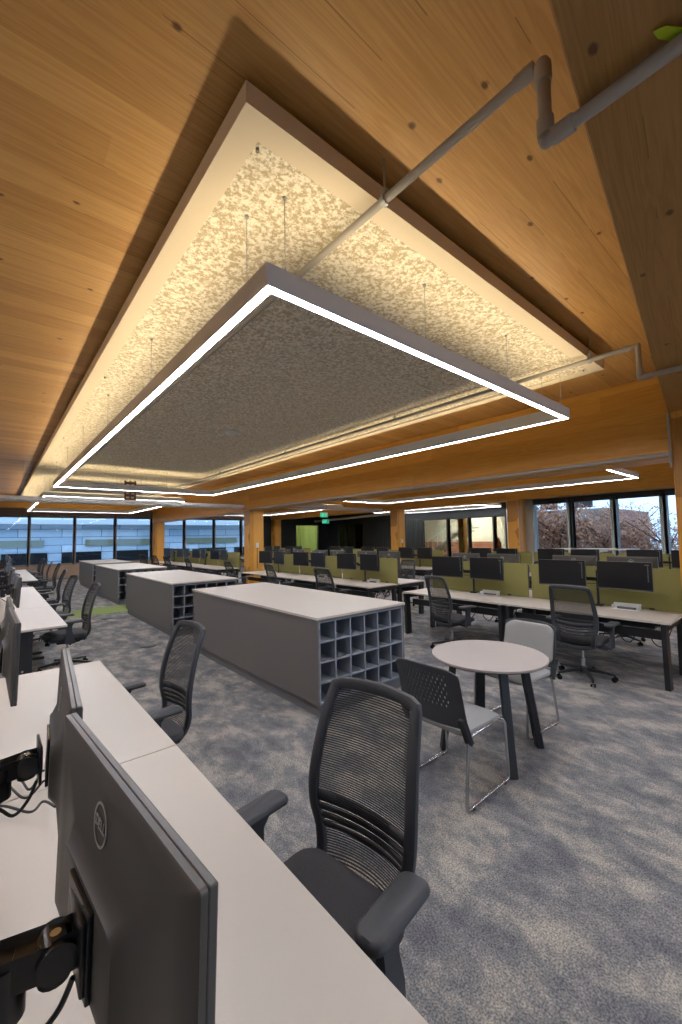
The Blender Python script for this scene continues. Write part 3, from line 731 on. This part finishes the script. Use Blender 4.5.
# ------------------------------------------------------------------ task chairs
def task_chair():
    t = thing('task_chair', 'x', 'chair')
    prof = [(.42, -.20, .175), (.47, -.245, .185), (.55, -.262, .205), (.65, -.250, .228), (.76, -.258, .232), (.90, -.290, .222), (1.0, -.325, .212), (1.085, -.362, .200)]
    def at(z):
        for (z0, y0, w0), (z1, y1, w1) in zip(prof, prof[1:]):
            if z <= z1+1e-6:
                f = (z-z0)/(z1-z0); return y0+(y1-y0)*f, w0+(w1-w0)*f
        return prof[-1][1], prof[-1][2]
    P = [(prof[i][2]*1., prof[i][1]+.035, prof[i][0]) for i in range(len(prof))]
    sm = spline(P, 4)
    # closed loop: right side up, over the top, left side down, under the bottom
    R = [Vector(p) for p in sm]; top = [(x*.20, prof[-1][1]+.035-.030*(1-abs(x)**2)-.004, 1.092+.010*(1-x*x)) for x in (.86, .6, .3, 0, -.3, -.6, -.86)]
    Lh = [Vector((-p.x, p.y, p.z)) for p in reversed(R)]
    bot = [(x*.175, -.16-.05*(1-x*x), .405-.01*(1-x*x)) for x in (-.8, -.4, 0, .4, .8)]
    loop = R + [Vector(q) for q in top] + Lh + [Vector(q) for q in bot]
    # local axes: flat section, wide across the back
    n = len(loop); ups = [Vector((0, 1, .0))]*n
    sec = [(  .015*math.copysign(abs(math.cos(a))**.6, math.cos(a)), .023*math.copysign(abs(math.sin(a))**.6, math.sin(a))) for a in [2*PI*i/12 for i in range(12)]]
    B().sweep(loop, sec, True, ups).make('back_frame', 'blackpl', t, True)
    # small flared tips at the upper corners
    # woven back
    def f(u, v):
        z = .60+(1.088-.60)*v; y, w = at(z); x = (2*u-1)*(w-.004); return (x, y+.035-.034*(1-(x/w)**2), z)
    B().grid(f, 14, 18).make('back_mesh', 'mesh', t, True)
    b = B()
    for k in range(4):
        zz = .655-.033*k
        def g(u, v, zz=zz, k=k):
            s = 2*u-1; z = zz+.030*s*s*(-1)+.045*(s*s) + .020*v-.01 + (.02 if k == 0 else 0)*v
            y, w = at(min(max(z, .43), 1.0)); x = s*(w-.004); return (x, y+.035-.050*(1-s*s)+.004, z)
        b.grid(g, 16, 1)
    lo = b.make('lumbar_band', 'blackpl', t, True); md = lo.modifiers.new('s', 'SOLIDIFY'); md.thickness = .006
    def f2(u, v):
        z = .45+(.60-.45)*v; y, w = at(z); x = (2*u-1)*(w-.004); return (x, y+.035-.044*(1-(x/w)**2), z)
    B().grid(f2, 12, 5).make('lower_back_mesh', 'mesh', t, True)
    # seat
    rings = []
    for (ins, z) in ((.045, .425), (.012, .432), (0, .445), (0, .470), (.008, .487), (.03, .497), (.09, .502), (.17, .499)):
        rr = []
        for x, y in rrect(0, .03, .245-ins, .235-ins, max(.02, .085-ins*.5), 6): rr.append((x, y, z-(.022*max(0, (y-.12)/.15)**2 if z > .44 else 0)))
        rings.append(rr)
    B().loft(rings).make('seat', 'seatf', t, True)
    B().box(-.2, .2, -.16, .22, .408, .43, .01).make('seat_pan', 'blackpl', t)
    # arms
    for s in (-1, 1):
        rings = []
        for (z, g, k) in ((.655, .012, 1), (.660, .003, 1), (.670, 0, 1), (.680, .004, 1), (.686, .014, 1)):
            rings.append([(s*.318+x, y, z+.012-.012*((y-.01)/.13)**2) for x, y in rrect(0, .01, .052-g, .142-g, .042-g, 6)])
        a = B().loft(rings).make('armrest', 'blackpl', t, True)
        b = B(); b.loft([[(s*.305+x*w, .02+yy+y*d, z) for x, y in ((-1, -1), (1, -1), (1, 1), (-1, 1))] for (z, w, d, yy) in ((.40, .014, .055, .0), (.46, .016, .050, .0), (.55, .016, .034, .008), (.62, .018, .038, .015), (.670, .022, .06, .0))])
        b.bar((s*.13, .0, .405), (s*.315, .0, .405), .09, .03, .008)
        b.make('arm_post', 'blackpl', a)
    # mechanism, gas lift, base
    b = B(); b.box(-.09, .09, -.14, .13, .355, .41, .012); b.bar((.06, .05, .385), (.24, .06, .375), .012, .03, .004); b.bar((-.06, .0, .385), (-.22, .0, .375), .012, .03, .004)
    b.bar((0, -.10, .38), (0, -.215, .395), .20, .03, .008)
    b.make('tilt_mechanism', 'black', t)
    B().cyl((0, 0, .22), (0, 0, .37), .014).cyl((0, 0, .10), (0, 0, .24), .025).make('gas_lift', 'chrome', t, True)
    b = B(); b.lathe([(.04, .07), (.045, .085), (.04, .13), (.03, .145)])
    for k in range(5):
        a = 2*PI*k/5+.3; d = Vector((math.cos(a), math.sin(a), 0)); n_ = Vector((-d.y, d.x, 0))
        b.loft([[Vector((0, 0, z0))+d*r+n_*w*sx+Vector((0, 0, h*sz)) for sx, sz in ((-1, -1), (1, -1), (1, 1), (-1, 1))] for (r, z0, w, h) in ((.02, .108, .024, .02), (.15, .100, .019, .015), (.30, .080, .014, .010), (.315, .078, .012, .008))])
    st = b.make('star_base', 'black', t, True)
    for k in range(5):
        a = 2*PI*k/5+.3; d = Vector((math.cos(a), math.sin(a), 0)); c = d*.305; ax = Vector((math.cos(a+1.2), math.sin(a+1.2), 0))
        b = B(); b.cyl(c+ax*.008+Vector((0, 0, .028)), c+ax*.026+Vector((0, 0, .028)), .028, n=18); b.cyl(c-ax*.026+Vector((0, 0, .028)), c-ax*.008+Vector((0, 0, .028)), .028, n=18)
        b.cyl(c+Vector((0, 0, .03)), c+Vector((0, 0, .08)), .009, n=10)
        b.make('caster', 'gloss', st, True)
    return t
chair0 = task_chair(); ch_used = [False]
CH[chair0.name] = kids(chair0)
for c in CH[chair0.name]: CH[c.name] = kids(c)
CH[mon0.name] = kids(mon0)
def place_chair(label, x, y, deg, group):
    if not ch_used[0]: o = chair0; ch_used[0] = True
    else: o = copy_tree(chair0)
    o.location = (x, y, 0); o.rotation_euler = (0, 0, math.radians(deg)); tag(o, label, 'chair', group); return o
GA = 'task chairs along the cabinet aisle desks'
place_chair('large black mesh task chair at the desk with the round-logo monitor', .85, 1.15, 98, GA)
place_chair('black mesh task chair between the joined sit-stand desk and the long cabinet', .77, 2.95, 94, GA)
for i, (x, y, a) in enumerate(((.80, 6.72, 92), (.79, 8.65, 96), (.86, 10.6, 88))): place_chair('black task chair %s in the desk run opposite the second cabinet' % OR[i], x, y, a, GA)
for i, (x, y, a) in enumerate(((1.10, 13.9, 92), (1.08, 15.7, 86), (1.10, 17.6, 90), (1.08, 18.6, 95))): place_chair('black task chair %s in the desk run ending at the far windows' % OR[i], x, y, a, GA)
GB = 'task chairs along the benches'
place_chair('black task chair seen from behind, between padded guest chair and bench', 5.38, 1.90, -90, GB)
place_chair('black task chair at the bench corner beyond the round table', 5.33, 3.68, -104, GB)
for i, (x, y, a) in enumerate(((5.30, 6.42, -84), (5.30, 8.40, -95), (5.22, 10.45, -90))): place_chair('black task chair %s along the bench behind the long cabinet' % OR[i], x-.05, y, a, GB)
for i, (x, y) in enumerate(((7.60, 2.1), (7.65, 3.9))): place_chair('black task chair %s beyond the green screens of the round table bench' % OR[i], x, y, 80+15*i, GB)
for i, y in enumerate((6.6, 8.4, 10.2)): place_chair('black task chair %s beyond the green screens behind the long cabinet' % OR[i], 7.62, y+.1, 92-6*i, GB)
for i, y in enumerate((13.4, 15.6, 17.2, 18.9)): place_chair('black task chair %s along the bench past the big timber column' % OR[i], 5.2, y+.2, -90+7*i, GB)
for i, y in enumerate((2.1, 3.9, 5.8)): place_chair('black task chair %s along the bench near the russet trees' % OR[i], 9.42, y, -92+5*i, GB)
for i, y in enumerate((8.4, 10.3, 12.0)): place_chair('black task chair %s along the bench before the glazed partition' % OR[i], 9.42, y, -92+5*i, GB)

# ------------------------------------------------------------------ round table and guest chairs
t = thing('round_table', 'round pale grey meeting table on four black splayed legs', 'table', (3.12, 1.82, 0))
B().lathe([(.44, .722), (.45, .726), (.45, .738), (.447, .741), (.001, .741)], n=72).make('tabletop', plain('grey table laminate', (158, 150, 144), .45), t, True)
B().lathe([(.43, .712), (.449, .722), (.45, .7225), (.001, .7225)], n=72).make('table_edge', 'black', t, True)
for (fx, fy) in ((2.826, 1.49), (3.40, 1.56), (2.80, 2.06), (3.43, 2.10)):
    f = Vector((fx-3.12, fy-1.82, 0)); tp = f*.72+Vector((0, 0, .70)); tp.z = .712
    B().bar(f, tp, .042, .062, .006, up=(f.y, -f.x, 0)).make('leg', 'black', t)
b = B(); b.box(-.3, .3, -.03, .03, .69, .712); b.box(-.03, .03, -.3, .3, .69, .712); b.make('underframe', 'black', t)

def guest_chair(name_label, x, y, deg, pad):
    t = thing('guest_chair', name_label, 'chair', (x, y, 0), math.radians(deg), 'sled base guest chairs')
    # sled frames: faces +Y
    for s in (-1, 1):
        X = s*.255
        pts = [(s*.225, .17, .425), (X, .215, .415), (X, .235, .36), (X, .235, .03)]
        path = [(s*.20, .20, .43), (X-.01*s, .225, .425), (X, .235, .40), (X, .262, .05), (X, .255, .018), (X, .235, .012), (X, -.235, .012), (X, -.255, .018), (X, -.26, .05), (X-.012*s, -.205, .40), (X-.012*s, -.19, .43), (X-.012*s, .10, .44), ]
        B().tube(path, .0105, 10).make('sled_leg', 'chrome', t, True)
        b = B()
        for yy in (.2, -.2): b.cyl((X, yy-.012, .006), (X, yy+.012, .006), .014, n=10)
        b.make('glide', 'black', t)
        B().bar((X-.005*s, -.20, .40), (X-.012*s, -.268, .56), .022, .045, .005, up=(1, 0, 0)).make('back_bracket', 'black', t)
    rings = []
    for (ins, z) in ((.05, .428), (.01, .434), (0, .45), (.002, .468), (.02, .480), (.08, .486), (.16, .485)):
        rings.append([(xx, yy, z-.03*max(0, (yy-.1)/.15)**2*(1 if z > .44 else .3)) for xx, yy in rrect(0, .0, .245-ins, .235-ins, .07, 6)])
    B().loft(rings).make('seat', 'greyf', t, True)
    # perforated back shell
    NU, NV = 62, 40
    def bw(v): return .262-.008*v
    def sh(u, v):
        s = 2*u-1; z = .49+.375*v; w = bw(v); x = s*w
        if v > .85: z -= .03*(abs(s)**6)*((v-.85)/.15)
        return Vector((x, -.245-.085*v-.045*(1-s*s)+.02, z+.012*(1-s*s)*v))
    bm = bmesh.new(); V = [[bm.verts.new(sh(i/NU, j/NV)) for j in range(NV+1)] for i in range(NU+1)]
    for i in range(NU):
        for j in range(NV):
            hole = (10 < i < NU-10 and 12 < j < NV-5 and (j % 3 != 0) and ((i+(2 if (j//3) % 2 else 0)) % 4 == 0))
            if not hole: bm.faces.new((V[i][j], V[i+1][j], V[i+1][j+1], V[i][j+1]))
    bb = B(); bb.bm.free(); bb.bm = bm
    o = bb.make('back_shell', 'blackpl', t, True); md = o.modifiers.new('s', 'SOLIDIFY'); md.thickness = .010; md.offset = 0
    if pad:
        def q(d):
            out = []
            for px, pz in rrect(.5, .52, .47-d*1.2, .44-d*1.2, .16, 6):
                p = sh(px, pz); out.append((p.x, p.y+.008+d_(d), p.z))
            return out
        def d_(d): return {0: 0, .001: .016, .02: .026, .06: .031, .2: .036}[d]
        B().loft([q(d) for d in (0, .001, .02, .06, .2)]).make('back_cushion', 'greyf', t, True)
    return t
guest_chair('guest chair with perforated black back at the round table, on the cabinet side', 2.53, 1.76, -90, False)
guest_chair('guest chair with pale grey padded back, on the bench side of the round table', 3.70, 1.90, 86, True)

# ------------------------------------------------------------------ hall beyond the partition
t = thing('staircase', 'white edged staircase seen through the glazed partition', 'staircase', (20.2, 12.6, 0))
b = B()
for i in range(10): b.box(0, 1.1, -i*.28+2.6, -i*.28+2.9, .17*i+.55, .17*i+.6)
b.make('steps', 'lamgrey', t)
b = B(); b.bar((0, 3.0, .45), (0, -.2, 2.4), .05, .22); b.make('stringer', 'white', t)
b = B(); b.bar((0, 3.0, 1.35), (0, -.2, 3.1), .04, .05)
for i in range(9): b.cyl((0, 2.9-i*.36, .5+i*.22), (0, 2.9-i*.36, 1.4+i*.2), .012, n=6)
b.make('handrail', 'white', t)
struct(B().box(0, .35, 0, .35, 0, CEIL).make('timber_column', 'col', loc=(19.6, 12.6, 0)))
t = thing('coat_stand', 'red jacket on a stand beyond the glazed partition', 'coat stand', (18.9, 10.3, 0))
B().cyl((0, 0, 0), (0, 0, 1.6), .02).cyl((0, 0, 0), (0, 0, .03), .16).make('stand', 'black', t)
B().loft([[(x*w, y*.09, z) for x, y in rrect(0, 0, 1, 1, .4, 4)] for z, w in ((.85, .2), (1.1, .19), (1.35, .21), (1.5, .12), (1.56, .05))]).make('jacket', 'red', t, True)

# ------------------------------------------------------------------ outside
struct(B().box(-60, 90, -60, 90, -4.2, -4.0).make('ground_outside', 'ground'))
t = thing('office_building', 'pale blue building across the street behind the far windows', 'building', (0, 34, -4))
B().box(-40, 34, 0, 12, 0, 12.5).make('wall', 'facade', t)
b = B()  # strips imitate room lights reflected in the far window glass
for i in range(9): b.box(-30+i*7, -30+i*7+4.6, -.15, 0, 5.4, 5.85)
for i in range(8): b.box(-27+i*7.5, -27+i*7.5+3.2, -.15, 0, 7.8, 8.2)
b.make('reflection_strip', 'olive', t)
b = B()
for i in range(22): b.box(-38+i*3.2, -38+i*3.2+2.4, -.08, 0, 3.6, 5.0)
for i in range(22): b.box(-37+i*3.2, -37+i*3.2+2.2, -.08, 0, 9.2, 10.6)
b.make('window_band', 'screen', t)
B().box(-40, 34, -1.2, 0, 6.9, 7.2).make('ledge', 'white', t)
t = thing('brick_building', 'brown brick building outside behind the russet trees', 'building', (41, 12.0, -4))
B().box(0, 14, 0, 22, 0, 7.9).make('wall', 'brick', t)
b = B()
for i in range(7):
    for j in range(3): b.box(-.06, 0, 1+i*3, 2.6+i*3, 2+j*3, 3.8+j*3)
b.make('window', 'screen', t)
def tree(label, x, y, h, r, n=4000):
    t = thing('tree', label, 'tree', (x, y, -4), 0, 'autumn trees outside the windows'); rd = random.Random(int(x*31+y*7))
    b = B(); b.cyl((0, 0, 0), (0, 0, h*.7), .2, .08, n=10)
    for k in range(26):
        a = rd.uniform(0, 2*PI); z = h*rd.uniform(.3, .75); q = rd.uniform(.5, .95)*r; b.cyl((0, 0, z), (math.cos(a)*q, math.sin(a)*q, z+h*rd.uniform(.1, .28)), .05, .015, n=6)
    b.make('trunk', 'bark', t)
    b = B()
    for k in range(n):
        u = Vector((rd.gauss(0, 1), rd.gauss(0, 1), rd.gauss(0, 1))).normalized()*r*rd.random()**.5
        c = Vector((u.x, u.y, h*.68+u.z*h*.32/r)); sz = rd.uniform(.05, .12)
        e = Matrix.Rotation(rd.uniform(0, 6), 3, 'X') @ Matrix.Rotation(rd.uniform(0, 6), 3, 'Z')
        b.quad(*[c+e@Vector(p)*sz for p in ((-1, -.6, 0), (1, -.6, .2), (1, .6, 0), (-1, .6, -.2))])
    b.make('foliage', 'leaf', t, norm=False)
for i, (x, y, h, r) in enumerate(((30, 9.0, 7.6, 3.0), (27, 10.6, 8.0, 2.4), (29, 5.6, 6.6, 2.6), (31, 1.5, 7.0, 2.8), (38, 9.5, 8.2, 3.4), (33, 14.8, 8.6, 3.0))):
    tree(['russet tree outside straight behind the white raised desk', 'tall russet tree outside beside the brick building', 'low russet tree outside next to the girder column',
          'bushy russet tree outside hidden partly by the girder column', 'tallest russet tree outside, across the street', 'slim russet tree outside beside the mid bay timber column'][i], x, y, h, r)

# ------------------------------------------------------------------ daylight
w = bpy.data.worlds.new('sky'); scn.world = w; w.use_nodes = True; nt = w.node_tree; bg = nt.nodes['Background']
st = nt.nodes.new('ShaderNodeTexSky'); st.sky_type = 'HOSEK_WILKIE'; st.turbidity = 7; st.sun_direction = Vector((-.3, -.5, .8)).normalized()
mx = nt.nodes.new('ShaderNodeMix'); mx.data_type = 'RGBA'; mx.inputs[0].default_value = .8; mx.inputs[7].default_value = (.62, .76, 1., 1)
nt.links.new(st.outputs[0], mx.inputs[6]); nt.links.new(mx.outputs[2], bg.inputs[0]); bg.inputs[1].default_value = 3.8
def portal(x, y, z, sx, sy, d):
    ld = bpy.data.lights.new('window portal', 'AREA'); ld.shape = 'RECTANGLE'; ld.size = sx; ld.size_y = sy; ld.cycles.is_portal = True
    lo = bpy.data.objects.new('window_portal', ld); C.objects.link(lo); lo.location = (x, y, z); lo.rotation_euler = Vector(d).to_track_quat('-Z', 'Y').to_euler()
portal(4.3, -10.35, 1.8, 19.6, 2.3, (0, 1, 0))
portal(14.45, -1.8, 1.8, 16.4, 2.1, (-1, 0, 0))
portal(3.0, 22.95, 1.8, 19, 2.3, (0, -1, 0))
# unseen ceiling lights added to brighten the rooms behind the partition
def room_fill_lamp(name, label, x, y, e, col=(1, .95, .85)):
    t = thing(name, label, 'ceiling light', (x, y, CEIL)); B().box(-.5, .5, -1, 1, -.05, 0).make('housing', 'lumi', t)
    B().box(-.46, .46, -.96, .96, -.056, -.05).make('diffuser', 'glow' if e > 50 else 'glowdim', t)
room_fill_lamp('fill_panel_light', 'unseen panel light added to brighten the stair hall behind the partition', 20.6, 13.4, 60)
room_fill_lamp('fill_panel_light', 'unseen panel light added to brighten the green room behind the partition', 16.4, 24.6, 40)
room_fill_lamp('fill_panel_light', 'unseen panel light added to brighten the blue wall room behind the partition', 19.4, 20.4, 60)

# ------------------------------------------------------------------ camera
cd = bpy.data.cameras.new('camera'); cam = bpy.data.objects.new('camera', cd); C.objects.link(cam); scn.camera = cam
# eye height 1.72 m, looking 40.5 degrees off the desk line, tipped up 3.5 degrees, rolled 1 degree
YAW, PIT, ROL = math.radians(40.534), math.radians(3.5215), math.radians(-1.0023)
fw = Vector((math.sin(YAW)*math.cos(PIT), math.cos(YAW)*math.cos(PIT), math.sin(PIT))); r0 = Vector((math.cos(YAW), -math.sin(YAW), 0)); u0 = r0.cross(fw)
rt = math.cos(ROL)*r0+math.sin(ROL)*u0; up_ = -math.sin(ROL)*r0+math.cos(ROL)*u0
cam.rotation_euler = Matrix((rt, up_, -fw)).transposed().to_euler(); cam.location = (0, 0, 1.72)
cd.sensor_fit = 'HORIZONTAL'; cd.sensor_width = 24; cd.lens = 406.28/682*24; cd.clip_start = .02; cd.clip_end = 300
scn.view_settings.view_transform = 'Standard'; scn.view_settings.look = 'None'; scn.view_settings.exposure = .2; scn.view_settings.gamma = 1
scn.view_settings.use_curve_mapping = False
cy = scn.cycles; cy.max_bounces = 8; cy.diffuse_bounces = 4; cy.transparent_max_bounces = 16; cy.sample_clamp_indirect = 4; cy.use_denoising = True; cy.caustics_reflective = False
try: cy.denoiser = 'OPENIMAGEDENOISE'
except Exception: pass
